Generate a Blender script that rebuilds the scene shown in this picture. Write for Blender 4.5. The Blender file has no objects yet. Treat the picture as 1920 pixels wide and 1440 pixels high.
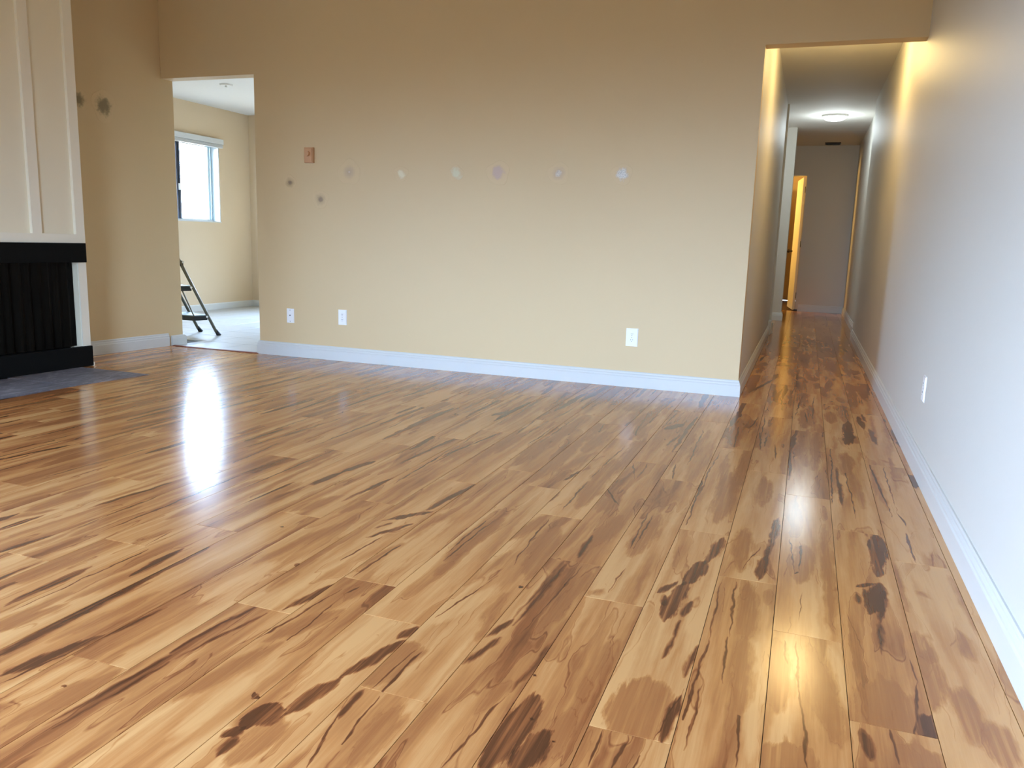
import bpy, bmesh, math, random
from mathutils import Matrix, Vector
random.seed(7)
K = 0.93          # metres per layout unit (one unit = the height of the camera)
SC = bpy.context.scene
COL = SC.collection

# ------------------------------------------------------------------ camera
cam = bpy.data.cameras.new('camera'); cam_o = bpy.data.objects.new('camera', cam); COL.objects.link(cam_o)
cam.sensor_width = 36.0; cam.lens = 1502.97 / 1920 * 36.0; cam.clip_start = 0.02; cam.clip_end = 200
rv = Vector((0.93902942, 0.34247351, 0.03058839)); uv = Vector((-0.08835096, 0.15435775, 0.98405680)); fv = Vector((-0.33229183, 0.92676080, -0.17520433))
cam_o.matrix_world = Matrix(((rv.x, uv.x, -fv.x, 0), (rv.y, uv.y, -fv.y, 0), (rv.z, uv.z, -fv.z, K), (0, 0, 0, 1)))
SC.camera = cam_o

# ------------------------------------------------------------------ world, exposure
SC.view_settings.view_transform = 'Standard'; SC.view_settings.look = 'None'
SC.view_settings.exposure = -0.05; SC.view_settings.gamma = 1.0; SC.view_settings.use_curve_mapping = False
SKY = 54.0
world = bpy.data.worlds.new('daylight'); SC.world = world; world.use_nodes = True
wn = world.node_tree; wn.nodes.clear()
wo = wn.nodes.new('ShaderNodeOutputWorld'); bg = wn.nodes.new('ShaderNodeBackground')
tc = wn.nodes.new('ShaderNodeTexCoord'); sp = wn.nodes.new('ShaderNodeSeparateXYZ')
mr = wn.nodes.new('ShaderNodeMapRange'); mr.inputs[1].default_value = -0.08; mr.inputs[2].default_value = 0.05
mx = wn.nodes.new('ShaderNodeMix'); mx.data_type = 'RGBA'
mx.inputs[6].default_value = (0.06, 0.06, 0.055, 1); mx.inputs[7].default_value = (0.50, 0.70, 1.0, 1)
wn.links.new(tc.outputs['Generated'], sp.inputs[0]); wn.links.new(sp.outputs[2], mr.inputs[0])
wn.links.new(mr.outputs[0], mx.inputs[0]); wn.links.new(mx.outputs[2], bg.inputs[0]); bg.inputs[1].default_value = SKY
wn.links.new(bg.outputs[0], wo.inputs[0])
SC.cycles.max_bounces = 8; SC.cycles.diffuse_bounces = 5; SC.cycles.glossy_bounces = 3
SC.cycles.transmission_bounces = 3; SC.cycles.caustics_reflective = False; SC.cycles.caustics_refractive = False
SC.cycles.sample_clamp_indirect = 6.0; SC.cycles.adaptive_threshold = 0.02

def lamp(name, kind, loc, energy, color, size=0.1, size_y=None, rot=(0, 0, 0), portal=False, **kw):
    l = bpy.data.lights.new(name, kind); o = bpy.data.objects.new(name, l); COL.objects.link(o)
    o.location = [c * K for c in loc]; o.rotation_euler = rot; l.energy = energy; l.color = color
    if kind == 'AREA':
        l.shape = 'RECTANGLE'; l.size = size * K; l.size_y = (size_y or size) * K
        if portal: l.cycles.is_portal = True
    else: l.shadow_soft_size = size
    for a, b in kw.items(): setattr(l, a, b)
    return o
H = math.pi / 2
# daylight openings: the wide patio door behind the camera, the kitchen window, and two unseen openings added for their light
lamp('patio_portal', 'AREA', (-1.1, -1.55, 1.08), 1, (1, 1, 1), 1.6, 2.05, (H, 0, 0), True)
lamp('added_side_opening_portal', 'AREA', (-5.80, -.15, 1.23), 1, (1, 1, 1), 2.7, 1.65, (0, -H, 0), True)  # unseen opening added in the left wall to light the right wall
lamp('kitchen_window_portal', 'AREA', (-7.40, 8.0, 1.6), 1, (1, 1, 1), 1.5, 0.95, (0, -H, 0), True)
lamp('added_kitchen_opening_portal', 'AREA', (-5.1, 9.40, .90), 1, (1, 1, 1), 1.3, 1.6, (-H, 0, 0), True)  # out-of-view opening added in the far wall to brighten the kitchen
WARM = (1.0, 0.72, 0.30); COOL = (0.86, 0.97, 1.0)
lamp('hall_warm_bulb', 'POINT', (0.17, 6.72, 2.45), 25, WARM, 0.20)
lamp('hall_cool_bulb', 'POINT', (0.16, 11.1, 2.50), 15, COOL, 0.16)
lamp('bedroom_bulb', 'POINT', (-1.72, 14.75, 2.0), 120, (1.0, 0.60, 0.16), 0.08)
lamp('side_room_fill', 'POINT', (-1.4, 11.1, 1.9), 10, COOL, 0.15)  # added cool fill light inside the unseen side room

# ------------------------------------------------------------------ node helpers
def newmat(name):
    m = bpy.data.materials.new(name); m.use_nodes = True
    return m, m.node_tree, m.node_tree.nodes['Principled BSDF']
def nd(t, kind, **kw):
    n = t.nodes.new(kind)
    for a, b in kw.items(): setattr(n, a, b)
    return n
def mth(t, op, a, b=None, c=None, clamp=False):
    n = t.nodes.new('ShaderNodeMath'); n.operation = op; n.use_clamp = clamp
    for i, v in enumerate((a, b, c)):
        if v is None: continue
        if isinstance(v, (int, float)): n.inputs[i].default_value = v
        else: t.links.new(v, n.inputs[i])
    return n.outputs[0]
def mixc(t, f, a, b, blend='MIX'):
    n = t.nodes.new('ShaderNodeMix'); n.data_type = 'RGBA'; n.blend_type = blend
    for i, v in ((0, f), (6, a), (7, b)):
        if isinstance(v, (int, float)): n.inputs[i].default_value = v
        elif isinstance(v, tuple): n.inputs[i].default_value = v
        else: t.links.new(v, n.inputs[i])
    return n.outputs[2]
def srgb(r, g, b):
    f = lambda v: (v / 255 / 12.92) if v / 255 <= .04045 else ((v / 255 + .055) / 1.055) ** 2.4
    return (f(r), f(g), f(b), 1)
def noise(t, vec, scale, detail=2, rough=.5, dist=0.0):
    n = nd(t, 'ShaderNodeTexNoise'); n.inputs['Scale'].default_value = scale; n.inputs['Detail'].default_value = detail
    n.inputs['Roughness'].default_value = rough; n.inputs['Distortion'].default_value = dist
    if vec is not None: t.links.new(vec, n.inputs['Vector'])
    return n.outputs[0]
def pos(t, obj=False):
    if obj:
        return nd(t, 'ShaderNodeTexCoord').outputs['Object']
    return nd(t, 'ShaderNodeNewGeometry').outputs['Position']
def mapping(t, vec, scale=(1, 1, 1), loc=(0, 0, 0), rot=(0, 0, 0)):
    n = nd(t, 'ShaderNodeMapping'); n.inputs['Scale'].default_value = scale; n.inputs['Location'].default_value = loc; n.inputs['Rotation'].default_value = rot
    t.links.new(vec, n.inputs[0]); return n.outputs[0]
def bump(t, p, h, strength, dist=.002):
    b = nd(t, 'ShaderNodeBump'); b.inputs['Strength'].default_value = strength; b.inputs['Distance'].default_value = dist
    t.links.new(h, b.inputs['Height']); t.links.new(b.outputs[0], p.inputs['Normal'])

def paint(name, rgb, rough=.55, var=.03, tex=.25, scale=90, spec=.4, metal=0.0):
    m, t, p = newmat(name); c = srgb(*rgb); P = pos(t)
    n = noise(t, P, 1.3, 3)
    dk = tuple(x * (1 - var * 2) for x in c[:3]) + (1,); lt = tuple(min(1, x * (1 + var)) for x in c[:3]) + (1,)
    t.links.new(mixc(t, n, dk, lt), p.inputs['Base Color'])
    p.inputs['Roughness'].default_value = rough; p.inputs['Specular IOR Level'].default_value = spec; p.inputs['Metallic'].default_value = metal
    if tex: bump(t, p, noise(t, P, scale, 3), tex, .0015)
    return m
def glow(name, rgb, strength):
    m, t, p = newmat(name); p.inputs['Base Color'].default_value = srgb(*rgb); p.inputs['Emission Color'].default_value = srgb(*rgb); p.inputs['Emission Strength'].default_value = strength
    return m

TAN_RGB = (211, 187, 146)
M = {}
M['tan'] = paint('tan_wall_paint', TAN_RGB, .5, .02)
M['white_wall'] = paint('white_wall_paint', (206, 203, 195), .5, .015)
M['ceiling'] = paint('ceiling_paint', (222, 220, 214), .8, .02, .5, 60)
M['trim'] = paint('white_trim_gloss', (208, 210, 208), .3, .02, .1, 30)
M['kitchen_wall'] = paint('kitchen_wall_paint', (212, 190, 158), .5, .02)
M['cream_board'] = paint('cream_board_paint', (246, 240, 222), .45, .03, .3, 40)
M['cream_panel'] = paint('cream_panel_paint', (242, 233, 208), .55, .03, .3, 40)
M['black'] = paint('black_beam_paint', (9, 10, 10), .7, .05, .3, 30, spec=.15)
M['firebox'] = paint('sooty_firebox', (20, 17, 13), .8, .2, .4, 20)
M['curtain'] = paint('dark_mesh_curtain', (38, 32, 24), .6, .3, .6, 200)
M['plastic'] = paint('white_plastic', (240, 240, 240), .3, .0, 0)
M['slot'] = paint('dark_slot', (40, 42, 48), .5, 0, 0)
M['tanplastic'] = paint('tan_plastic', (198, 150, 108), .35, .02, 0)
M['steel'] = paint('brushed_steel', (104, 100, 84), .4, .08, .2, 120, metal=.35)
M['rubber'] = paint('black_rubber', (20, 21, 22), .6, .05, .2, 60)
M['tread'] = paint('dark_tread_plastic', (34, 38, 40), .5, .05, .4, 200)
M['treadtop'] = paint('grey_tread_top', (150, 168, 172), .5, .05, .5, 300)
M['alum_dark'] = paint('dark_window_frame', (52, 58, 72), .4, .05, 0)
M['alum_pale'] = paint('pale_window_frame', (175, 195, 200), .4, .04, 0)
M['door'] = paint('white_door_paint', (225, 215, 195), .35, .02, .1, 30)
M['brown_door'] = paint('brown_door_paint', (58, 40, 20), .4, .08, .2, 20)
M['knob'] = paint('dark_bronze_knob', (38, 26, 20), .35, .05, 0, metal=.6)
M['threshold'] = paint('reddish_wood_threshold', (120, 62, 42), .4, .1, .2, 40)
M['subfloor'] = paint('dark_floor_underlay', (70, 46, 26), .8, .2, .3, 40)
M['dome_warm'] = glow('warm_lamp_dome', (255, 185, 95), 1.3)
M['dome_cool'] = glow('cool_lamp_dome', (240, 250, 255), 3.5)
M['ring'] = paint('lamp_ring', (225, 225, 220), .35, .02, 0)
g, t, p = newmat('window_glass'); M['glass'] = g
p.inputs['Base Color'].default_value = (1, 1, 1, 1); p.inputs['Roughness'].default_value = 0; p.inputs['IOR'].default_value = 1.45
tr = nd(t, 'ShaderNodeBsdfTransparent'); ms = nd(t, 'ShaderNodeMixShader'); gl = nd(t, 'ShaderNodeBsdfGlossy'); gl.inputs['Roughness'].default_value = 0.02
fr = nd(t, 'ShaderNodeFresnel'); t.links.new(mth(t, 'MULTIPLY', fr.outputs[0], mth(t, 'SUBTRACT', 1.0, nd(t, 'ShaderNodeNewGeometry').outputs['Backfacing'])), ms.inputs[0]); t.links.new(tr.outputs[0], ms.inputs[1]); t.links.new(gl.outputs[0], ms.inputs[2])
t.links.new(ms.outputs[0], t.nodes['Material Output'].inputs[0])

# pale kitchen tile
m, t, p = newmat('pale_kitchen_tile'); M['tile'] = m; P = pos(t)
t.links.new(mixc(t, noise(t, mapping(t, P, (1, 3, 1)), 5, 4), srgb(168, 170, 168), srgb(192, 193, 190)), p.inputs['Base Color']); p.inputs['Roughness'].default_value = .3
M['grout'] = paint('grey_grout', (96, 95, 92), .8)
# slate hearth tile
m, t, p = newmat('grey_slate_tile'); M['slate'] = m; P = pos(t)
n1 = noise(t, mapping(t, P, (2.2, .8, 1), (0, 0, 0), (0, 0, .5)), 5, 7, .7, 2.2); cr = nd(t, 'ShaderNodeValToRGB'); t.links.new(n1, cr.inputs[0])
cr.color_ramp.elements[0].position = .3; cr.color_ramp.elements[0].color = srgb(84, 80, 86); cr.color_ramp.elements[1].position = .75; cr.color_ramp.elements[1].color = srgb(165, 160, 165)
e = cr.color_ramp.elements.new(.5); e.color = srgb(108, 104, 110)
t.links.new(cr.outputs[0], p.inputs['Base Color']); p.inputs['Roughness'].default_value = .5; p.inputs['Specular IOR Level'].default_value = .3; bump(t, p, n1, .5, .004)

# ------------------------------------------------------------------ hickory laminate: one material, every plank carries its own figure
# one stroke: tone T is pulled to a target along a warped segment (a->b) in plank coordinates
sg = bpy.data.node_groups.new('grain_stroke', 'ShaderNodeTree')
for nm, ty in (('T', 'NodeSocketFloat'), ('P', 'NodeSocketVector'), ('A', 'NodeSocketVector'), ('B', 'NodeSocketVector'), ('Q', 'NodeSocketVector'), ('Rough', 'NodeSocketFloat'), ('Fibre', 'NodeSocketFloat')):
    sg.interface.new_socket(nm, in_out='INPUT', socket_type=ty)
sg.interface.new_socket('T', in_out='OUTPUT', socket_type='NodeSocketFloat')
gi = nd(sg, 'NodeGroupInput'); go = nd(sg, 'NodeGroupOutput')
def vm(t, op, a, b=None, out=0):
    n = nd(t, 'ShaderNodeVectorMath', operation=op); t.links.new(a, n.inputs[0])
    if b is not None:
        if isinstance(b, tuple): n.inputs[1].default_value = b
        else: t.links.new(b, n.inputs['Scale' if op == 'SCALE' else 1])
    return n.outputs[out]
pa = vm(sg, 'SUBTRACT', gi.outputs['P'], gi.outputs['A']); ba = vm(sg, 'SUBTRACT', gi.outputs['B'], gi.outputs['A'])
h = mth(sg, 'DIVIDE', vm(sg, 'DOT_PRODUCT', pa, ba, 1), mth(sg, 'ADD', vm(sg, 'DOT_PRODUCT', ba, ba, 1), 1e-6), clamp=True)
dist = vm(sg, 'LENGTH', vm(sg, 'SUBTRACT', pa, vm(sg, 'SCALE', ba, h)), out=1)
q = nd(sg, 'ShaderNodeSeparateXYZ'); sg.links.new(gi.outputs['Q'], q.inputs[0])
hh = mth(sg, 'MULTIPLY_ADD', h, 2.0, -1.0); tp = mth(sg, 'MULTIPLY_ADD', mth(sg, 'POWER', mth(sg, 'MULTIPLY', hh, hh), 1.5), -0.90, 1.0)
w = mth(sg, 'MULTIPLY', mth(sg, 'MULTIPLY', q.outputs[0], .95), tp)
dn = mth(sg, 'ADD', dist, mth(sg, 'MULTIPLY', gi.outputs['Rough'], mth(sg, 'MULTIPLY_ADD', q.outputs[0], 2.0, 0.005)))
soft = q.outputs[2]
f = mth(sg, 'DIVIDE', mth(sg, 'SUBTRACT', mth(sg, 'ADD', w, mth(sg, 'MULTIPLY', soft, .5)), dn), mth(sg, 'ADD', soft, 1e-5), clamp=True)
f = mth(sg, 'MULTIPLY', f, mth(sg, 'GREATER_THAN', q.outputs[0], 1e-5))
# thin dark outline where a broad brown figure ends
rim = mth(sg, 'SUBTRACT', 1.0, mth(sg, 'DIVIDE', mth(sg, 'ABSOLUTE', mth(sg, 'SUBTRACT', dn, w)), 0.0022), clamp=True)
rim = mth(sg, 'MULTIPLY', rim, mth(sg, 'MULTIPLY', mth(sg, 'GREATER_THAN', q.outputs[0], 0.0101), mth(sg, 'MULTIPLY_ADD', gi.outputs['Rough'], 1.6, 0.35, clamp=True)))
f = mth(sg, 'MULTIPLY', f, mth(sg, 'MULTIPLY_ADD', gi.outputs['Fibre'], 2.2, 0.98, clamp=True))
pull = mth(sg, 'MULTIPLY', f, mth(sg, 'SUBTRACT', q.outputs[1], gi.outputs['T']))
T2 = mth(sg, 'MULTIPLY_ADD', pull, 0.86, gi.outputs['T'])
T3 = mth(sg, 'MULTIPLY_ADD', rim, mth(sg, 'MULTIPLY', mth(sg, 'GREATER_THAN', q.outputs[1], .3), .17), T2)
sg.links.new(T3, go.inputs[0])

def oattr(t, name, out='Color'):
    a = nd(t, 'ShaderNodeAttribute', attribute_type='OBJECT', attribute_name=name); return a.outputs[out]
def wood(nslots):
    m, t, p = newmat('spalted_laminate_%d' % nslots)
    O = nd(t, 'ShaderNodeTexCoord').outputs['Object']; seed = oattr(t, 'grain_seed', 'Vector')
    base = vm(t, 'ADD', O, seed)
    # low frequency wander along the plank
    n1 = nd(t, 'ShaderNodeTexNoise'); t.links.new(mapping(t, base, (8, 3, 1)), n1.inputs['Vector']); n1.inputs['Scale'].default_value = 1; n1.inputs['Detail'].default_value = 3
    wv = vm(t, 'SUBTRACT', n1.outputs['Color'], (.5, .5, .5))
    sx = nd(t, 'ShaderNodeVectorMath', operation='MULTIPLY'); t.links.new(wv, sx.inputs[0]); sx.inputs[1].default_value = (.026, .06, 0)
    n2 = nd(t, 'ShaderNodeTexNoise'); t.links.new(mapping(t, base, (34, 13, 1)), n2.inputs['Vector']); n2.inputs['Scale'].default_value = 1; n2.inputs['Detail'].default_value = 2
    sy = nd(t, 'ShaderNodeVectorMath', operation='MULTIPLY'); t.links.new(vm(t, 'SUBTRACT', n2.outputs['Color'], (.5, .5, .5)), sy.inputs[0]); sy.inputs[1].default_value = (.018, .04, 0)
    Pw = vm(t, 'ADD', vm(t, 'ADD', O, sx.outputs[0]), sy.outputs[0])
    flat = nd(t, 'ShaderNodeVectorMath', operation='MULTIPLY'); t.links.new(Pw, flat.inputs[0]); flat.inputs[1].default_value = (1, 1, 0)
    rough = mth(t, 'SUBTRACT', noise(t, mapping(t, base, (42, 5, 1)), 1, 5, .62), .5)
    fibre = mth(t, 'SUBTRACT', noise(t, mapping(t, base, (85, 2.2, 1), (4, 4, 0)), 1, 3, .6), .5)
    # background figure: broad cream / tan bands, fine lines
    bands = noise(t, mapping(t, vm(t, 'ADD', Pw, seed), (17, 1.1, 1)), 1, 2, .55, .4)
    T = mth(t, 'MULTIPLY_ADD', mth(t, 'SUBTRACT', bands, .48), 1.15, oattr(t, 'tone', 'Fac'))
    fine = noise(t, mapping(t, base, (150, 5, 1)), 1, 4, .65)
    T = mth(t, 'MULTIPLY_ADD', mth(t, 'SUBTRACT', fine, .5), .20, T)
    cont = noise(t, mapping(t, vm(t, 'ADD', Pw, seed), (10, .9, 1), (3, 7, 2)), 1, 1, .4, .6)
    ln = mth(t, 'SUBTRACT', 1.0, mth(t, 'DIVIDE', mth(t, 'ABSOLUTE', mth(t, 'SUBTRACT', mth(t, 'FRACT', mth(t, 'MULTIPLY', cont, 7.0)), .5)), .045), clamp=True)
    T = mth(t, 'MULTIPLY_ADD', mth(t, 'MULTIPLY', ln, mth(t, 'GREATER_THAN', noise(t, mapping(t, base, (14, 2, 1), (9, 1, 4)), 1, 1), .56)), .22, T)
    fl = noise(t, mapping(t, vm(t, 'ADD', Pw, seed), (11, 1.3, 1), (8, 2, 0)), 1, 2, .45, .5)
    T = mth(t, 'MULTIPLY_ADD', mth(t, 'DIVIDE', mth(t, 'SUBTRACT', fl, .59), .022, clamp=True), .17, T)
    T = mth(t, 'MULTIPLY_ADD', mth(t, 'SUBTRACT', 1.0, mth(t, 'DIVIDE', mth(t, 'ABSOLUTE', mth(t, 'SUBTRACT', fl, .592)), .007), clamp=True), .26, T)
    T = mth(t, 'MAXIMUM', mth(t, 'MINIMUM', T, .68), 0.0)
    for i in range(nslots):
        gnode = nd(t, 'ShaderNodeGroup'); gnode.node_tree = sg
        t.links.new(T, gnode.inputs['T']); t.links.new(flat.outputs[0], gnode.inputs['P']); t.links.new(rough, gnode.inputs['Rough']); t.links.new(fibre, gnode.inputs['Fibre'])
        for s in 'abq': t.links.new(oattr(t, 'stroke_%s%d' % (s, i), 'Vector'), gnode.inputs[s.upper()])
        T = gnode.outputs[0]
    T = mth(t, 'MULTIPLY_ADD', mth(t, 'SUBTRACT', fine, .5), .12, T)
    cr = nd(t, 'ShaderNodeValToRGB'); t.links.new(T, cr.inputs[0]); r = cr.color_ramp
    r.elements[0].position = 0; r.elements[0].color = srgb(*WOOD[0]); r.elements[1].position = 1; r.elements[1].color = srgb(*WOOD[4])
    for ps, c in ((.28, WOOD[1]), (.55, WOOD[2]), (.82, WOOD[3])): e = r.elements.new(ps); e.color = srgb(*c)
    hue = noise(t, mapping(t, base, (3, 1.3, 1), (5, 5, 5)), 1, 1)
    t.links.new(mixc(t, mth(t, 'MULTIPLY', hue, .55), cr.outputs[0], mixc(t, 1.0, cr.outputs[0], (1.05, .86, .68, 1), 'MULTIPLY')), p.inputs['Base Color'])
    p.inputs['Roughness'].default_value = FLOOR_ROUGH; p.inputs['IOR'].default_value = 1.5
    bump(t, p, noise(t, mapping(t, base, (40, 14, 1)), 1, 2), .035, .002)
    return m
WOOD = [(207, 160, 106), (182, 128, 77), (140, 87, 52), (86, 53, 34), (40, 26, 19)]
FLOOR_ROUGH = .165
M['wood6'] = wood(6); M['wood12'] = wood(12)
# ------------------------------------------------------------------ mesh helpers (layout units in, metres out)
def box(bm, x0, x1, y0, y1, z0, z1, bevel=0):
    r = bmesh.ops.create_cube(bm, size=1.0); vs = r['verts']
    for v in vs: v.co = Vector(((x0 + x1) / 2 + v.co.x * (x1 - x0), (y0 + y1) / 2 + v.co.y * (y1 - y0), (z0 + z1) / 2 + v.co.z * (z1 - z0))) * K
    if bevel:
        es = list({e for v in vs for e in v.link_edges})
        bmesh.ops.bevel(bm, geom=es, offset=bevel * K, segments=1, affect='EDGES')
    return vs
def prism(bm, pts, z0, z1):
    a = [bm.verts.new((x * K, y * K, z0 * K)) for x, y in pts]; b = [bm.verts.new((x * K, y * K, z1 * K)) for x, y in pts]
    n = len(pts); fs = [bm.faces.new(a[::-1]), bm.faces.new(b)]
    for i in range(n): fs.append(bm.faces.new((a[i], a[(i + 1) % n], b[(i + 1) % n], b[i])))
    return fs
def tube(bm, p0, p1, r, seg=12, r1=None):
    p0 = Vector(p0) * K; p1 = Vector(p1) * K; d = p1 - p0
    mt = Matrix.Translation((p0 + p1) / 2) @ d.to_track_quat('Z', 'Y').to_matrix().to_4x4()
    bmesh.ops.create_cone(bm, cap_ends=True, segments=seg, radius1=r * K, radius2=(r if r1 is None else r1) * K, depth=d.length, matrix=mt)
def sweep(bm, prof, path, closed_ends=True):
    """profile (depth, z) swept along a 2-D path; depth grows to the right of the direction of travel"""
    rings = []
    for i, p in enumerate(path):
        p = Vector(p); d0 = (p - Vector(path[i - 1])).normalized() if i else None; d1 = (Vector(path[i + 1]) - p).normalized() if i < len(path) - 1 else None
        n0 = Vector((d0.y, -d0.x)) if d0 else None; n1 = Vector((d1.y, -d1.x)) if d1 else None
        if n0 and n1: m = (n0 + n1).normalized(); m = m / max(.3, m.dot(n0))
        else: m = n0 or n1
        rings.append([bm.verts.new(((p.x + m.x * a) * K, (p.y + m.y * a) * K, z * K)) for a, z in prof])
    n = len(prof)
    for i in range(len(rings) - 1):
        for j in range(n): bm.faces.new((rings[i][j], rings[i][(j + 1) % n], rings[i + 1][(j + 1) % n], rings[i + 1][j]))
    bm.faces.new(rings[0]); bm.faces.new(rings[-1][::-1])
    bmesh.ops.recalc_face_normals(bm, faces=bm.faces)
def link(name, bm, mat, parent=None, label=None, cat=None, group=None, kind=None, smooth=False, origin=None):
    bmesh.ops.recalc_face_normals(bm, faces=bm.faces)
    me = bpy.data.meshes.new(name)
    if origin is not None:
        o3 = Vector(origin) * K; bmesh.ops.translate(bm, verts=bm.verts, vec=-o3)
    bm.to_mesh(me); bm.free()
    for mm in (mat if isinstance(mat, (list, tuple)) else [mat]): me.materials.append(M[mm])
    if smooth:
        for pl in me.polygons: pl.use_smooth = True
    o = bpy.data.objects.new(name, me); COL.objects.link(o)
    if origin is not None: o.location = Vector(origin) * K
    if parent is not None:
        o.parent = parent
        o.matrix_parent_inverse = parent_inv(parent)
    tag(o, label, cat, group, kind); return o
def parent_inv(pr):
    m = Matrix.Translation(pr.location) @ pr.rotation_euler.to_matrix().to_4x4()
    if pr.parent: m = parent_inv(pr.parent).inverted() @ pr.matrix_parent_inverse @ m if False else m
    return m.inverted()
def tag(o, label=None, cat=None, group=None, kind=None):
    for k_, v_ in (('label', label), ('category', cat), ('group', group), ('kind', kind)):
        if v_: o[k_] = v_
def empty(name, loc, label, cat, group=None):
    o = bpy.data.objects.new(name, None); COL.objects.link(o); o.location = Vector(loc) * K; o.empty_display_size = .05
    tag(o, label, cat, group); return o
def B(): return bmesh.new()
def struct(name, mat, boxes, parent=None, polys=(), label=None):
    bm = B()
    for b in boxes: box(bm, *b)
    for pts, z0, z1 in polys: prism(bm, pts, z0, z1)
    return link(name, bm, mat, parent, label=label, kind='structure' if parent is None else None)

# ------------------------------------------------------------------ shell
YW = 5.61; YT = 5.73; ZC = 3.9; XR = .565; KC = 2.56; HC = 2.66
floor = struct('floor', 'subfloor', [(-6.2, XR + .12, -1.8, YW, -.10, -.012), (-.37, XR + .15, YW, 14.2, -.10, -.012), (-1.9, -.37, 10.2, 14.2, -.10, -.012), (-1.9, XR + .2, 14.2, 17.2, -.10, -.012)],
               label='light spalted hickory laminate floor laid in long planks')
kfloor = struct('floor_kitchen', 'grout', [(-7.4, -2.5, YT, 9.6, -.10, -.008), (-5.2, -4.285, YW, YT, -.10, -.008)], label='pale square tile floor seen through the kitchen opening')
# back wall with the kitchen opening and the hall opening
wall_back = struct('wall_back', 'tan', [(-4.285, -.37, YW, YT, 0, ZC), (-5.22, -4.285, YW, YT, 2.25, ZC), (-.37, XR, YW, YT, 2.28, ZC), (-7.40, -5.30, YW, YT, 0, ZC)],
                   label='tan painted wall with patched spots between the kitchen opening and the hall')
LW = lambda y: -5.226 + .1037 * (y - 5.57)
wall_left = struct('wall_left', 'tan', [], polys=[([(LW(a), a), (LW(c), c), (LW(c) - .14, c), (LW(a) - .14, a)], z0, z1) for a, c, z0, z1 in ((1.2, YT, 0, ZC), (-1.8, -1.5, 0, ZC), (-1.5, 1.2, 0, .4), (-1.5, 1.2, 2.05, ZC))], label='shaded tan wall beside the fireplace')  # the gap behind the camera is added to let daylight in
wall_right = struct('wall_right', 'white_wall', [(XR, XR + .14, -1.8, 10.1, 0, ZC), (XR + .055, XR + .2, 10.1, 14.3, 0, ZC)], label='white wall running from the room down the hall')
wall_hall = struct('wall_hall_left', 'white_wall', [(-.49, -.37, YT, 10.2, 0, ZC)], label='wall on the left side of the hall in warm lamp light')
wall_stub = struct('wall_hall_stub', 'white_wall', [(-1.9, -.285, 12.1, 12.35, 0, HC)], label='narrow grey wall end with a white corner past the hall recess')
wall_end = struct('wall_hall_end', 'white_wall', [(-.105, XR + .2, 14.2, 14.32, 0, HC), (-1.9, -.99, 14.2, 14.32, 0, HC), (-.99, -.105, 14.2, 14.32, 2.205, HC)], label='plain wall closing the far end of the hall')
struct('wall_side_room', 'white_wall', [(-2.0, -1.9, 10.1, 17.3, 0, HC), (-1.9, -.49, 10.1, 10.2, 0, HC)])
struct('wall_bedroom', 'kitchen_wall', [(-2.0, XR + .2, 17.2, 17.3, 0, HC), (XR + .2, XR + .3, 14.2, 17.3, 0, HC)], label='room behind the hall door in warm lamp light')
struct('ceiling_hall', 'ceiling', [(-2.0, XR + .3, YT, 17.3, HC, HC + .08)], label='low white hall ceiling with two lamps')
struct('ceiling', 'tan', [(-6.3, XR + .14, -1.8, YW, ZC, ZC + .1)])
struct('wall_front', 'white_wall', [(-6.3, -1.9, -1.8, -1.6, 0, ZC), (-.3, XR + .14, -1.8, -1.6, 0, ZC), (-1.9, -.3, -1.8, -1.6, 2.08, ZC), (-1.9, -.3, -1.8, -1.6, 0, .05)])
# kitchen
WY0, WY1, WZ0, WZ1 = 7.24, 8.75, 1.122, 2.10
wall_kw = struct('wall_kitchen_left', 'kitchen_wall', [(-7.40, -7.25, YT, WY0, 0, KC), (-7.40, -7.25, WY1, 9.5, 0, KC), (-7.40, -7.25, WY0, WY1, 0, WZ0), (-7.40, -7.25, WY0, WY1, WZ1, KC)], label='beige kitchen wall with the bright window')
struct('wall_kitchen_far', 'kitchen_wall', [(-7.40, -5.75, 9.35, 9.5, 0, KC), (-4.45, -2.5, 9.35, 9.5, 0, KC), (-5.75, -4.45, 9.35, 9.5, 1.7, KC), (-5.75, -4.45, 9.35, 9.5, 0, .08)], label='beige far kitchen wall at the corner')  # the hidden opening is added so daylight reaches the kitchen floor
struct('wall_kitchen_right', 'kitchen_wall', [(-2.6, -2.5, YT, 9.5, 0, KC)])
struct('ceiling_kitchen', 'ceiling', [(-7.5, -2.5, YT, 9.6, KC, KC + .08)], label='white kitchen ceiling')

# ------------------------------------------------------------------ baseboards
PROF = [(0, 0), (.020, 0), (.020, .074), (.016, .080), (.016, .090), (.010, .098), (.010, .106), (.006, .112), (0, .112)]
def baseboard(name, path, prof=PROF, label=None, mat='trim'):
    bm = B(); sweep(bm, prof, path); return link(name, bm, mat, label=label, kind='structure')
baseboard('baseboard_back', [(-4.285, YT), (-4.285, YW), (-.372, YW), (-.372, 10.2)], label='white moulded baseboard under the tan wall and into the hall')
baseboard('baseboard_right', [(XR, 10.1), (XR, -1.6)], label='white moulded baseboard along the right wall')
baseboard('baseboard_hall_recess', [(XR + .055, 14.2), (XR + .055, 10.1)])
baseboard('baseboard_left', [(LW(4.3), 4.3), (LW(5.57) , 5.57)], label='white grooved baseboard right of the fireplace')
SP = [(0, 0), (.022, 0), (.022, .060), (.016, .078), (.010, .085), (0, .088)]
baseboard('baseboard_kitchen_jamb', [(LW(5.60) , 5.60), (LW(YT), YT), (LW(YT) - .10, YT)], SP, 'short separate piece of baseboard at the opening corner')
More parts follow.
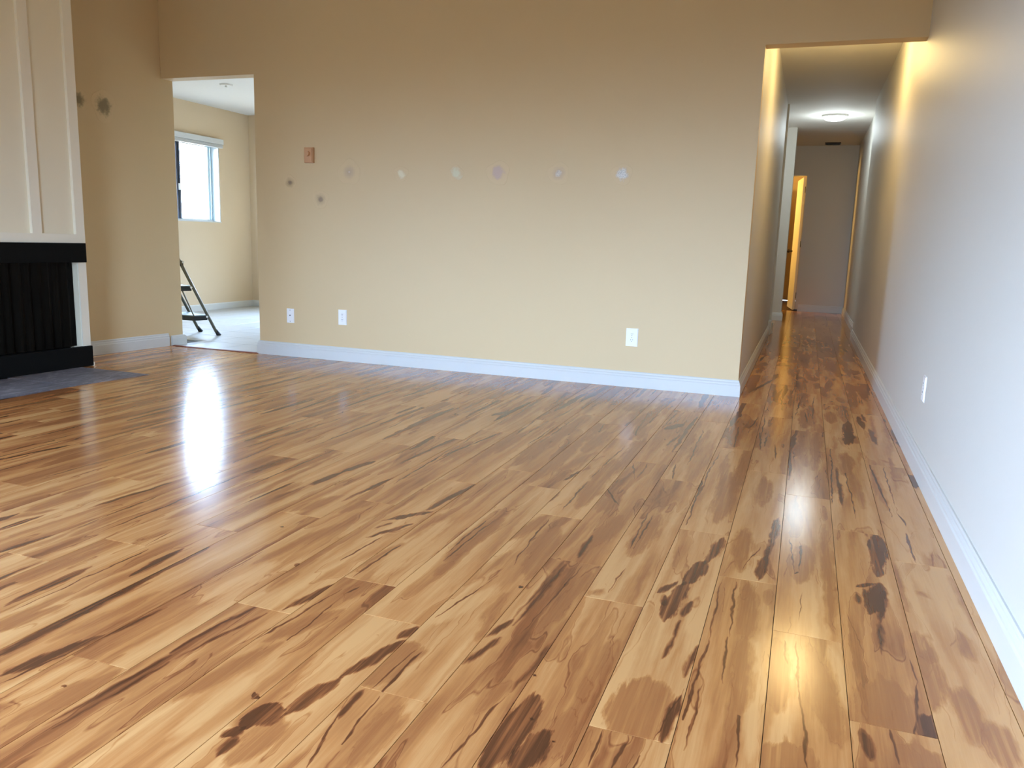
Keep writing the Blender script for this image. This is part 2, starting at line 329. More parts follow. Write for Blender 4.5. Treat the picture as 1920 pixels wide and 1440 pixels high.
baseboard('baseboard_kitchen', [(-7.25, YT), (-7.25, 9.35), (-6.2, 9.35)], [(0, 0), (.015, 0), (.015, .07), (.008, .082), (0, .082)], 'white kitchen baseboard')
baseboard('baseboard_hall_end', [(-.08, 14.2), (XR + .055, 14.2)])
baseboard('baseboard_stub', [(-1.2, 12.1), (-.285, 12.1), (-.285, 12.35)])
bm = B(); box(bm, -.394, -.346, 10.19, 10.235, 0, HC); link('trim_1', bm, 'trim', label='white corner edge at the end of the left hall wall', kind='structure')
bm = B(); box(bm, -5.20, -4.29, YW - .028, YW + .012, -.012, .006, .003); link('trim_2', bm, 'threshold', label='thin reddish wood strip between laminate and kitchen tile', kind='structure')

# ------------------------------------------------------------------ laminate planks, children of the floor
PW, PL, PX0 = .1735, 1.29, .0003
OFF = {3: 1.156, 2: .217, 1: .46, 0: .83, -1: 1.142, -2: .222, -3: .828, -4: 1.06, -5: .165, -6: .48, -7: .665, -8: .40, -9: .02, -10: 1.07, -11: .837, -12: .61, -13: .403, -14: .106, -15: 1.138, -16: .661, -17: .90, -18: .42, -19: .174, -20: 1.208}
ST={(-24,2):[('B',-0.068,-0.088,-0.081,0.552,0.040),('L',0.075,-0.199,0.055,0.387,0.008)],
(-22,2):[('L',0.008,-0.417,0.077,0.049,0.007)],
(-21,2):[('B',-0.050,-0.507,0.037,-0.091,0.030)],
(-20,1):[('B',-0.034,-0.069,0.063,0.390,0.012)],
(-19,1):[('D',-0.002,0.301,0.060,0.643,0.010),('L',-0.098,0.402,-0.075,0.811,0.010)],
(-19,3):[('D',0.049,-0.349,0.010,-0.659,0.010)],
(-18,1):[('B',-0.031,-0.057,0.006,0.023,0.020)],
(-17,1):[('B',0.013,-0.706,0.008,-0.415,0.012),('B',0.008,-0.415,-0.004,-0.007,0.020)],
(-17,2):[('L',0.011,0.020,0.005,-0.642,0.006)],
(-16,1):[('B',0.019,-0.068,0.005,0.248,0.012),('B',0.003,-0.594,0.045,-0.383,0.010),('B',0.083,-0.417,0.055,-0.634,0.030),('L',-0.046,-0.255,-0.042,-0.071,0.005)],
(-15,0):[('B',-0.020,0.102,0.062,0.264,0.015),('B',-0.037,0.638,-0.057,0.391,0.025)],
(-15,1):[('B',0.036,-0.641,0.059,-0.520,0.014)],
(-14,1):[('D',0.064,-0.356,0.096,-0.153,0.012),('D',0.010,0.422,-0.030,0.024,0.010)],
(-14,2):[('B',-0.001,0.166,0.031,-0.505,0.014),('L',-0.033,0.332,-0.086,-0.359,0.006)],
(-13,1):[('B',-0.082,-0.446,-0.057,-0.248,0.006)],
(-13,2):[('B',-0.083,0.712,-0.009,-0.138,0.012)],
(-13,3):[('B',-0.043,-0.362,-0.121,-0.778,0.008)],
(-12,0):[('B',-0.059,0.256,-0.017,0.650,0.014)],
(-12,1):[('B',0.009,-0.633,0.048,-0.503,0.014),('B',0.029,0.605,0.042,-0.163,0.010),('L',0.075,-0.639,0.058,-0.509,0.004)],
(-11,0):[('B',0.009,-0.159,0.026,0.028,0.025),('B',0.012,0.040,0.044,0.337,0.022),('L',-0.069,-0.099,-0.064,0.406,0.004)],
(-11,1):[('B',0.077,-0.642,0.083,-0.423,0.014),('B',0.069,0.735,0.042,0.347,0.012),('D',0.056,0.324,0.018,0.116,0.018),('D',-0.075,-0.099,-0.087,-0.416,0.007),('D',0.018,0.116,0.002,-0.118,0.018)],
(-11,2):[('B',0.048,0.502,0.095,-0.340,0.012)],
(-10,0):[('B',-0.012,-0.371,0.022,-0.057,0.020),('B',0.054,-0.050,0.104,0.313,0.013),('D',0.022,-0.538,0.072,-0.305,0.020),('K',0.013,0.511,0.017,0.525,0.008),('L',0.052,-0.561,0.077,-0.373,0.005)],
(-10,1):[('B',0.019,-0.398,-0.047,-0.635,0.030),('D',0.054,-0.453,0.087,-0.087,0.012)],
(-10,2):[('B',0.108,0.572,0.064,0.137,0.020),('D',0.056,0.133,0.013,-0.041,0.020)],
(-9,0):[('C',-0.052,0.435,-0.043,0.643,0.020),('B',-0.099,0.471,-0.070,0.645,0.012),('B',0.033,0.369,0.071,0.627,0.035),('K',0.009,0.528,0.012,0.537,0.008)],
(-9,1):[('C',0.002,-0.303,0.010,0.018,0.030),('C',0.074,0.284,0.097,0.537,0.015),('B',-0.043,-0.042,0.005,0.395,0.022),('B',-0.055,0.492,-0.020,0.665,0.030),('D',-0.086,-0.576,-0.065,-0.350,0.010),('K',0.081,0.009,0.085,0.029,0.012),('L',-0.086,-0.327,-0.075,0.066,0.004)],
(-9,2):[('D',0.030,0.623,-0.052,0.061,0.006)],
(-8,0):[('D',-0.075,0.031,-0.047,0.354,0.007),('D',-0.048,0.033,-0.028,0.333,0.005),('D',-0.058,0.366,-0.024,0.644,0.008),('D',-0.023,0.346,0.026,0.624,0.006)],
(-8,1):[('B',-0.056,-0.558,-0.072,-0.264,0.020),('D',0.055,-0.636,0.097,-0.411,0.014),('D',-0.042,0.104,0.071,0.265,0.020),('D',-0.013,-0.084,0.067,0.112,0.010),('D',-0.034,0.018,-0.010,0.076,0.006),('D',0.090,0.635,0.042,0.271,0.014),('L',0.012,-0.274,0.026,-0.056,0.005)],
(-8,2):[('B',0.014,0.609,-0.044,0.151,0.010)],
(-7,0):[('C',0.016,-0.167,0.017,0.094,0.026),('B',-0.077,-0.052,-0.020,0.241,0.030),('B',-0.059,0.239,0.024,0.451,0.030),('B',-0.002,0.493,0.000,0.636,0.030),('K',0.074,0.021,0.076,0.036,0.014),('L',-0.083,0.228,-0.044,0.561,0.005),('L',-0.010,0.260,-0.020,0.522,0.004),('L',-0.020,0.522,-0.013,0.591,0.005)],
(-7,1):[('C',-0.011,-0.066,-0.001,-0.621,0.045),('B',-0.101,-0.636,-0.051,-0.340,0.014),('B',-0.070,-0.296,-0.064,-0.021,0.011),('B',-0.041,0.692,-0.069,0.036,0.012),('L',-0.064,-0.628,-0.053,-0.362,0.007)],
(-7,2):[('B',-0.017,0.528,-0.037,-0.047,0.030),('B',-0.028,-0.389,-0.047,-0.582,0.020)],
(-6,0):[('B',-0.066,0.114,-0.103,0.465,0.035),('B',0.003,0.164,-0.005,-0.017,0.040),('D',-0.029,0.204,-0.040,0.106,0.032),('D',-0.044,0.110,-0.063,0.066,0.016),('D',-0.039,0.080,-0.039,0.001,0.013),('D',0.032,0.342,0.002,0.174,0.022),('D',0.031,0.347,0.084,0.551,0.020),('D',0.064,0.557,0.085,0.635,0.014)],
(-6,1):[('B',-0.038,-0.210,-0.006,0.221,0.036),('B',-0.022,-0.334,-0.012,-0.218,0.015),('L',-0.039,-0.220,-0.030,0.203,0.004),('L',-0.056,-0.194,-0.057,0.166,0.005)],
(-6,2):[('B',0.061,-0.019,-0.003,-0.404,0.025)],
(-6,3):[('B',-0.009,-0.637,0.058,-0.632,0.010)],
(-5,0):[('C',-0.084,0.341,-0.074,0.552,0.012),('B',0.044,0.399,0.042,0.611,0.035),('D',-0.058,0.526,-0.069,0.628,0.010),('L',-0.033,0.358,-0.066,0.538,0.006),('L',-0.008,0.445,-0.019,0.626,0.006)],
(-5,1):[('C',-0.058,-0.307,0.014,-0.002,0.030),('B',-0.086,-0.641,-0.046,-0.411,0.045),('B',-0.080,-0.063,-0.050,0.266,0.020),('B',0.075,-0.343,0.047,-0.055,0.018),('B',-0.080,0.348,-0.044,0.624,0.032),('B',0.066,0.063,0.020,0.548,0.042),('K',0.070,-0.005,0.078,0.015,0.010),('L',-0.062,-0.647,-0.042,-0.444,0.004),('L',-0.028,-0.652,-0.030,-0.453,0.007),('L',-0.068,-0.272,-0.017,0.056,0.004),('L',-0.002,0.143,-0.026,0.633,0.005)],
(-5,2):[('B',-0.079,0.738,-0.070,0.317,0.012),('D',-0.081,-0.341,-0.083,-0.507,0.006),('L',-0.017,-0.145,-0.013,-0.598,0.006),('L',-0.004,0.523,-0.016,-0.101,0.005)],
(-5,3):[('B',-0.044,0.073,0.030,-0.626,0.034),('L',-0.044,0.125,0.001,-0.551,0.005)],
(-4,0):[('B',0.024,-0.251,0.051,-0.090,0.016),('B',0.031,0.123,0.066,0.579,0.025),('D',-0.082,-0.088,-0.045,0.074,0.010),('D',0.064,-0.128,0.089,0.123,0.008),('D',-0.083,0.058,-0.052,0.192,0.010),('D',-0.039,0.155,-0.018,0.622,0.008),('D',-0.054,0.198,-0.030,0.627,0.006),('L',0.031,-0.439,0.064,-0.135,0.006),('L',-0.005,0.122,0.029,0.616,0.004)],
(-4,1):[('B',-0.075,-0.572,-0.063,-0.275,0.010),('B',0.009,-0.548,0.038,-0.152,0.034),('B',-0.025,0.086,-0.056,-0.143,0.034),('D',-0.003,-0.618,-0.010,-0.386,0.009),('L',-0.015,0.334,-0.073,0.606,0.005),('L',-0.010,0.336,-0.010,0.617,0.005),('L',-0.086,0.158,0.005,-0.046,0.008)],
(-4,2):[('D',-0.048,0.087,0.025,0.273,0.028),('D',0.045,-0.004,0.019,-0.285,0.006)],
(-3,0):[('B',0.038,0.216,0.052,0.099,0.015),('B',0.041,0.083,0.023,-0.138,0.030),('B',0.058,0.426,0.079,0.167,0.012),('D',-0.062,-0.190,-0.046,0.103,0.034),('D',-0.010,-0.169,0.015,-0.012,0.030),('K',-0.082,0.170,-0.079,0.178,0.007),('K',-0.037,0.005,-0.030,0.006,0.004),('K',0.032,-0.040,0.036,-0.036,0.004)],
(-3,1):[('B',-0.028,-0.289,-0.004,0.161,0.042),('B',-0.069,-0.631,-0.044,-0.589,0.015),('B',-0.081,0.533,-0.068,0.165,0.012),('B',-0.021,0.496,-0.013,0.177,0.016),('L',-0.041,-0.219,-0.054,0.158,0.006),('L',-0.032,-0.220,-0.027,0.164,0.005),('L',-0.026,-0.600,-0.020,-0.386,0.003)],
(-3,2):[('B',-0.087,0.862,-0.077,0.060,0.012),('L',-0.060,-0.360,-0.031,-0.647,0.005)],
(-3,3):[('B',-0.033,-0.086,-0.035,0.177,0.020)],
(-2,0):[('B',-0.083,0.495,-0.080,0.627,0.012),('L',-0.060,0.641,-0.055,0.507,0.005),('L',-0.004,0.639,-0.009,0.526,0.005)],
(-2,1):[('B',-0.005,-0.401,0.007,-0.685,0.072),('D',0.074,-0.446,0.065,-0.638,0.014),('D',0.016,-0.201,0.012,-0.314,0.006),('D',-0.062,0.078,-0.017,0.180,0.011),('D',-0.033,-0.005,-0.041,0.079,0.008),('D',0.006,0.190,-0.019,-0.114,0.024),('D',0.021,-0.087,0.017,-0.207,0.006),('D',0.001,0.167,0.034,0.384,0.028),('D',0.034,0.359,0.072,0.621,0.022),('D',0.040,0.053,0.026,-0.061,0.010),('D',0.085,-0.196,0.074,-0.372,0.010),('L',0.078,-0.420,0.047,-0.644,0.004)],
(-2,2):[('B',-0.029,0.518,0.017,-0.257,0.018),('L',-0.066,0.578,-0.079,-0.360,0.005)],
(-2,3):[('B',-0.032,0.131,-0.003,-0.597,0.030),('L',-0.023,-0.099,-0.008,-0.600,0.006)],
(-2,4):[('B',-0.042,0.740,-0.085,0.151,0.014),('D',-0.043,-0.193,0.094,0.468,0.014)],
(-1,0):[('C',0.050,0.228,0.064,-0.274,0.024),('B',0.011,0.631,0.023,0.247,0.030),('B',0.067,0.602,0.068,0.486,0.013),('B',0.012,0.008,0.031,-0.305,0.014),('B',0.019,0.245,0.037,-0.087,0.028),('L',-0.067,0.626,-0.068,0.207,0.006),('L',-0.027,0.623,-0.020,0.228,0.006),('L',-0.069,0.207,-0.077,-0.178,0.007),('L',-0.024,0.226,-0.014,-0.003,0.005),('L',0.028,-0.113,0.043,-0.300,0.005),('L',-0.058,0.016,-0.059,-0.289,0.004)],
(-1,1):[('B',-0.029,-0.603,-0.035,-0.164,0.030),('B',0.007,0.559,-0.003,0.113,0.030),('D',0.074,0.013,0.044,-0.454,0.015),('D',0.043,-0.430,0.029,-0.634,0.016),('L',-0.026,-0.579,0.021,-0.347,0.004)],
(-1,2):[('B',-0.084,0.330,-0.040,-0.241,0.050),('L',-0.078,0.160,-0.047,-0.221,0.008),('L',-0.037,0.139,-0.032,-0.202,0.006)],
(-1,3):[('B',-0.055,-0.263,-0.117,0.351,0.014)],
(0,0):[('C',0.058,0.603,0.086,0.319,0.026),('B',-0.070,0.600,-0.064,0.256,0.034),('B',0.011,0.592,0.061,0.164,0.034),('B',-0.039,0.138,-0.041,-0.002,0.070),('L',-0.057,0.599,-0.051,0.471,0.006),('L',-0.023,0.605,-0.022,0.367,0.006),('L',-0.022,0.367,0.001,0.066,0.006)],
(0,1):[('B',-0.014,0.065,-0.021,-0.284,0.042),('B',0.058,0.302,0.065,-0.607,0.020),('L',-0.058,0.100,-0.044,-0.211,0.006),('L',-0.024,0.116,-0.027,-0.181,0.006),('L',-0.044,-0.216,-0.028,-0.190,0.006),('L',-0.019,-0.358,-0.022,-0.580,0.003)],
(0,2):[('D',-0.055,0.673,-0.081,0.196,0.013),('D',-0.081,0.196,-0.080,-0.422,0.009)],
(0,3):[('B',0.018,0.183,0.031,-0.498,0.020),('L',-0.017,0.941,-0.074,-0.316,0.006)],
(0,5):[('B',-0.067,-0.289,0.076,0.624,0.020)],
(1,0):[('B',0.035,0.596,0.055,0.513,0.050),('D',-0.063,0.624,-0.052,0.504,0.012),('L',-0.005,0.628,-0.001,0.507,0.006)],
(1,1):[('B',-0.004,-0.427,-0.011,-0.733,0.078),('D',0.085,-0.540,0.075,-0.659,0.026),('D',0.063,0.646,0.033,0.240,0.030),('D',-0.033,0.133,0.024,0.170,0.012),('D',-0.035,0.082,-0.035,-0.004,0.008),('D',0.032,0.174,-0.005,-0.057,0.028),('D',0.046,0.118,0.012,-0.112,0.012),('D',0.012,-0.102,0.009,-0.301,0.007),('L',0.070,-0.309,0.075,-0.414,0.004),('L',0.074,-0.414,0.043,-0.642,0.005)],
(1,2):[('B',-0.015,0.569,0.036,-0.349,0.020),('L',-0.064,0.638,-0.081,-0.332,0.006)],
(1,3):[('D',0.053,0.131,0.031,-0.519,0.030)],
(1,4):[('B',-0.016,0.385,-0.046,-0.140,0.030)],
(2,1):[('C',0.040,0.047,0.019,-0.284,0.009),('B',-0.066,0.022,-0.081,-0.283,0.035),('B',-0.009,-0.158,-0.009,-0.398,0.030),('B',0.037,-0.277,0.032,-0.455,0.030),('B',-0.082,0.674,-0.077,0.248,0.012),('B',-0.034,0.414,-0.009,0.381,0.010),('B',0.080,0.580,0.093,0.152,0.012),('B',0.041,0.162,0.043,-0.018,0.020),('B',-0.074,0.122,-0.056,-0.046,0.030)],
(2,2):[('C',0.040,0.328,0.034,-0.564,0.040),('B',-0.059,0.537,-0.048,-0.085,0.015),('L',-0.011,-0.338,-0.009,-0.633,0.006),('L',-0.009,0.652,-0.014,-0.083,0.004),('L',-0.014,-0.083,-0.000,-0.260,0.006)],
(2,3):[('B',0.020,0.615,-0.001,-0.204,0.013),('B',0.100,0.746,0.060,-0.295,0.010),('B',-0.012,-0.524,0.046,-0.611,0.010)],
(2,6):[('B',0.035,0.143,-0.031,-1.419,0.030)],
(3,2):[('D',-0.087,-0.408,-0.081,-0.628,0.050)],
}

TGT = {'B': (.48, .020), 'D': (.88, .008), 'L': (.86, .0025), 'K': (.97, .006), 'C': (.02, .020)}
plank_meshes = {}
def plank_mesh(x0, x1, y0, y1):
    key = tuple(round(v, 3) for v in (x0, x1, y0, y1)) 
    if key in plank_meshes: return plank_meshes[key]
    bm = B(); vs = box(bm, x0, x1, y0, y1, -.012, 0)
    top = [e for e in bm.edges if all(v.co.z > -.001 for v in e.verts)]
    bmesh.ops.bevel(bm, geom=top, offset=.0003 * K, segments=1, affect='EDGES'); bmesh.ops.recalc_face_normals(bm, faces=bm.faces)
    me = bpy.data.meshes.new('plank'); bm.to_mesh(me); bm.free(); me.materials.append(M['wood6']); plank_meshes[key] = me; return me
HX0, HX1 = -3.9, 3.6   # hearth handled below
def add_plank(r, n):
    off = OFF.get(r, (1.208 - .25 * (r + 20)) % PL)
    cx = PX0 + (r + .5) * PW; cy = off + (n + .5) * PL
    x0, x1 = cx - PW / 2 + .0008, cx + PW / 2 - .0008; y0, y1 = cy - PL / 2 + .0009, cy + PL / 2 - .0009
    x1 = min(x1, XR + (.055 if y0 > 10.1 else 0))
    if x0 < -.372: y1 = min(y1, YW - .012) if x1 < -.36 else y1
    ymin = .35
    if y1 < ymin: return
    if x0 > XR: return
    if y0 < ymin: y0 = ymin
    if y1 - y0 < .02: return
    lw = LW((y0 + y1) / 2)
    if x1 < lw + .01: return
    x0 = max(x0, lw - .02) if x1 > lw else x0
    # hearth cut-out
    if x1 <= -4.33 and y0 < 4.30:
        if y1 < 4.36: return
        y0 = 4.36
    y1 = min(y1, 14.2)
    pieces = [(x0, x1, y0, y1)]
    for (a, b_, c, d_) in pieces:
        if b_ - a < .008 or d_ - c < .02: continue
        me = plank_mesh(a - cx, b_ - cx, c - cy, d_ - cy)
        o = bpy.data.objects.new('plank', me); o.location = (cx * K, cy * K, 0); COL.objects.link(o); o.parent = floor
        rnd = random.Random(r * 977 + n * 31 + 5)
        st = [list(s) for s in ST.get((r, n), [])][:12]
        near = -8 <= r <= 3 and n <= 1
        want = (4 if near else 6) - len(st)
        far_hall = y0 > YW
        for _ in range(max(0, want)):
            k_ = rnd.choice('BBBLLD' if not far_hall else 'BBBBD'); L_ = rnd.uniform(.2, .9) * (.5 if far_hall else 1); v0 = rnd.uniform(-.6, .6 - L_ * .5); u0 = rnd.uniform(-.08, .08)
            w_ = {'B': rnd.uniform(.010, .045), 'L': rnd.uniform(.003, .007), 'D': rnd.uniform(.006, .02)}[k_]
            st.append([k_, u0, v0, u0 + rnd.uniform(-.03, .03), v0 + L_, w_])
        st.sort(key=lambda s: 'CBDKL'.index(s[0])); st = st[:12]
        o['tone'] = float(rnd.uniform(.06, .30)); o['grain_seed'] = [rnd.uniform(-20, 20), rnd.uniform(-20, 20), 0.0]
        for i, s in enumerate(st):
            tgt, soft = TGT[s[0]]; o['stroke_a%d' % i] = [s[1] * K, s[2] * K, 0.0]; o['stroke_b%d' % i] = [s[3] * K, s[4] * K, 0.0]; o['stroke_q%d' % i] = [s[5] * K * (.55 if s[0] == 'L' else 1), tgt, soft * K]
        if len(st) > 6:
            me = me.copy(); me.materials[0] = M['wood12']; o.data = me
for r in range(-31, 4):
    for n in range(0, 5): add_plank(r, n)
for r in range(-3, 4):
    for n in range(5, 11): add_plank(r, n)
for r in range(-9, -3):
    for n in range(7, 11):
        off = OFF.get(r, .3)
        cx = PX0 + (r + .5) * PW; cy = off + (n + .5) * PL; y0 = max(10.2, cy - PL / 2); y1 = min(14.2, cy + PL / 2)
        if y1 - y0 < .05: continue
        me = plank_mesh(-PW / 2 + .0008, PW / 2 - .0008, y0 - cy + .0006, y1 - cy - .0006)
        o = bpy.data.objects.new('plank', me); o.location = (cx * K, cy * K, 0); COL.objects.link(o); o.parent = floor
        o['tone'] = random.uniform(.2, .4); o['grain_seed'] = [random.uniform(-9, 9), random.uniform(-9, 9), 0.0]
        for i in range(3): o['stroke_a%d' % i] = [random.uniform(-.08, .08), random.uniform(-.4, 0), 0.0]; o['stroke_b%d' % i] = [random.uniform(-.08, .08), random.uniform(0, .4), 0.0]; o['stroke_q%d' % i] = [random.uniform(.01, .04), .6, .02]

# ------------------------------------------------------------------ kitchen tiles, children of the kitchen floor
TS = .372; tile_me = {}
for i in range(-6, 8):
    for j in range(0, 11):
        x0 = -5.112 + i * TS; x1 = x0 + TS; y0 = YW + .012 + j * TS; y1 = y0 + TS
        if y0 < YT - .01:
            x0 = max(x0, -5.215); x1 = min(x1, -4.285)
            if x1 - x0 < .02:
                x0 = -5.112 + i * TS; x1 = x0 + TS; y0 = YT
        if x1 < -7.24 or x0 > -2.7: continue
        x0 = max(x0, -7.25); y1 = min(y1, 9.35)
        if y1 - y0 < .02 or x1 - x0 < .02: continue
        key = (round(x1 - x0, 3), round(y1 - y0, 3))
        if key not in tile_me:
            bm = B(); box(bm, -(x1 - x0) / 2 + .003, (x1 - x0) / 2 - .003, -(y1 - y0) / 2 + .003, (y1 - y0) / 2 - .003, -.008, .001)
            top = [e for e in bm.edges if all(v.co.z > 0 for v in e.verts)]
            bmesh.ops.bevel(bm, geom=top, offset=.0015, segments=1, affect='EDGES'); bmesh.ops.recalc_face_normals(bm, faces=bm.faces)
            me = bpy.data.meshes.new('tile'); bm.to_mesh(me); bm.free(); me.materials.append(M['tile']); tile_me[key] = me
        o = bpy.data.objects.new('tile', tile_me[key]); o.location = ((x0 + x1) / 2 * K, (y0 + y1) / 2 * K, 0); COL.objects.link(o); o.parent = kfloor

# ------------------------------------------------------------------ chimney breast and fireplace
A0 = Vector((-4.917, 4.456)); DD = Vector((.0566, .9984)); NN = Vector((.9984, -.0566))   # along the face (towards the wall), out of the face
def F(s, o=0): v = A0 + DD * s + NN * o; return (v.x, v.y)
def fbox(bm, s0, s1, o0, o1, z0, z1): return prism(bm, [F(s0, o0), F(s0, o1), F(s1, o1), F(s1, o0)], z0, z1)
SL = -1.62
bm = B(); fbox(bm, SL, 0, -.34, -.13, 0, ZC); fbox(bm, SL, 0, -.13, 0, .80, ZC); fbox(bm, SL, -.062, -.13, 0, 0, .10); fbox(bm, -.062, 0, -.13, 0, 0, .80); fbox(bm, SL, SL + .062, -.13, 0, .10, .80)
fp = empty('fireplace', (*F(SL / 2, 0), 0), 'black fireplace with dark curtain screen under a cream board and batten chimney breast', 'fireplace')
chim = link('chimney_breast', bm, 'cream_panel', fp, label='cream chimney breast with vertical battens')
for s1 in (0, -.330, -.662, -.994, -1.326, -1.55):
    s0 = s1 - .070
    bm = B(); fbox(bm, s0, s1, 0, .024, .955, ZC); link('batten', bm, 'cream_board', chim)
bm = B(); fbox(bm, SL, -.001, 0, .026, .893, .955); link('rail', bm, 'cream_board', chim)
bm = B(); fbox(bm, -.060, 0.004, 0, .012, .15, .757); link('side_board', bm, 'cream_board', chim)
bm = B(); fbox(bm, SL - .01, -.012, 0.001, .045, .757, .893); bmesh.ops.bevel(bm, geom=list(bm.edges), offset=.003, segments=1, affect='EDGES'); link('beam', bm, 'black', fp, label='black painted beam over the firebox')
bm = B(); fbox(bm, SL - .01, .004, 0.001, .032, .004, .150); bmesh.ops.bevel(bm, geom=list(bm.edges), offset=.003, segments=1, affect='EDGES'); link('base_bar', bm, 'black', fp, label='black bar along the bottom of the firebox')
bm = B(); fbox(bm, SL + .062, -.062, -.129, -.118, .10, .80); link('firebox_back', bm, 'firebox', fp)
for (a, b_) in ((-.80, -.066), (SL + .066, -.805)):
    bm = B(); N = 60; low = []; top = []
    for i in range(N + 1):
        s = a + (b_ - a) * i / N; o_ = -.045 + .010 * math.sin(s * 88) + .006 * math.sin(s * 41 + 1)
        x, y = F(s, o_); x2, y2 = F(s, o_ * .9 - .004)
        low.append(bm.verts.new((x * K, y * K, .150 * K))); top.append(bm.verts.new((x2 * K, y2 * K, .775 * K)))
    for i in range(N): bm.faces.new((low[i], low[i + 1], top[i + 1], top[i]))
    bmesh.ops.solidify(bm, geom=list(bm.faces), thickness=.002)
    link('screen', bm, 'curtain', fp, label='dark pleated mesh curtain', smooth=True)
# tiny pale chip at the foot of the chimney corner
bm = B(); fbox(bm, .002, .012, .012, .03, 0.0, .028); link('corner_chip', bm, 'cream_board', chim)
# slate hearth
he = empty('hearth', (-4.65, 3.6, 0), 'flush grey slate tile hearth on the floor before the fireplace', 'hearth')
EX = lambda y: -4.27 + .13 * (y - 4.33)
ys = [2.72, 3.25, 3.80, 4.355]
for i in range(3):
    y0, y1 = ys[i] + .002, ys[i + 1] - .002
    bm = B(); prism(bm, [(-4.93, y0), (EX(y0) - .12 * (i == 0), y0), (EX(y1), y1), (-4.90, y1)], -.011, .0035)
    top = [e for e in bm.edges if all(v.co.z > 0.001 for v in e.verts)]; bmesh.ops.bevel(bm, geom=top, offset=.0015, segments=1, affect='EDGES')
    link('slate_tile', bm, 'slate', he)

# ------------------------------------------------------------------ wall plates
def plate(name, x, z, label, group=None, on_right=False, w=.077, h=.122, kind='outlet', mat='plastic', y=None):
    """local frame: X across, Z up, -Y out of the wall"""
    if on_right: loc = (XR, y, z); rz = -math.pi / 2
    else: loc = (x, YW, z); rz = 0
    e = bpy.data.objects.new(name, None); COL.objects.link(e); e.location = Vector(loc) * K; e.rotation_euler = (0, 0, rz); e.empty_display_size = .05
    tag(e, label, 'outlet' if kind == 'outlet' else 'wall plate' if kind == 'jack' else 'switch', group)
    def part(nm, bm, m_, smooth=False, parent=e):
        bmesh.ops.recalc_face_normals(bm, faces=bm.faces); me = bpy.data.meshes.new(nm); bm.to_mesh(me); bm.free(); me.materials.append(M[m_])
        if smooth:
            for f_ in me.polygons: f_.use_smooth = True
        o = bpy.data.objects.new(nm, me); COL.objects.link(o); o.parent = parent; return o
    D = .007 if kind != 'dimmer' else .028
    bm = B(); box(bm, -w / 2, w / 2, -D, -.0005, -h / 2, h / 2)
    front = [e_ for e_ in bm.edges if all(v.co.y < -.004 * K for v in e_.verts)]
    bmesh.ops.bevel(bm, geom=front, offset=.0045 * K, segments=2, affect='EDGES'); part('plate', bm, mat)
    def disc(bm, cx, cz, r, y0, y1, sx=1, seg=20):
        ring = lambda yy: [bm.verts.new(((cx + r * sx * math.cos(a * 2 * math.pi / seg)) * K, yy * K, (cz + r * math.sin(a * 2 * math.pi / seg)) * K)) for a in range(seg)]
        a_, b_ = ring(y0), ring(y1); bm.faces.new(a_); bm.faces.new(b_[::-1])
        for i in range(seg): bm.faces.new((a_[i], a_[(i + 1) % seg], b_[(i + 1) % seg], b_[i]))
    if kind == 'outlet':
        for dz in (.021, -.021):
            bm = B(); disc(bm, 0, dz, .0165, -D - .0012, -D + .001, 1.05); rc = part('receptacle', bm, 'plastic')
            for dx in (-.0062, .0062):
                bm = B(); box(bm, dx - .0011, dx + .0011, -D - .0018, -D, dz + .000, dz + .0085); part('slot', bm, 'slot', parent=rc)
            bm = B(); disc(bm, 0, dz - .0072, .0026, -D - .0018, -D, seg=10); part('slot', bm, 'slot', parent=rc)
        bm = B(); disc(bm, 0, 0, .0024, -D - .001, -D, seg=10); part('screw', bm, 'steel')
    elif kind == 'jack':
        bm = B(); disc(bm, 0, .004, .0050, -D - .004, -D, seg=12); part('jack', bm, 'slot')
        for dz in (.046, -.046):
            bm = B(); disc(bm, 0, dz, .0032, -D - .001, -D, seg=10); part('screw', bm, 'slot')
    elif kind == 'dimmer':
        bm = B(); box(bm, -w / 2 + .006, w / 2 - .006, -D - .003, -D + .002, -h / 2 + .008, h / 2 - .008, .002); part('cover', bm, mat)
        bm = B(); disc(bm, 0, .010, .019, -D - .022, -D - .002, seg=24); part('knob', bm, mat)
    return e
plate('outlet', -3.48, .354, 'white double outlet plate low on the tan wall, middle of the three plates', 'double outlets on the walls')
plate('outlet', -1.119, .356, 'white double outlet low on the tan wall nearest the hall corner', 'double outlets on the walls', w=.085, h=.127)
plate('outlet', 0, .385, 'white double outlet seen edge-on on the right white wall', 'double outlets on the walls', True, y=4.105)
plate('cable_plate', -3.976, .338, 'white cable jack plate with one dark socket, leftmost low on the tan wall', kind='jack', w=.070, h=.117)
plate('dimmer_switch', -3.767, 1.620, 'tan dimmer switch with a round knob high on the tan wall', w=.080, h=.118, kind='dimmer', mat='tanplastic')

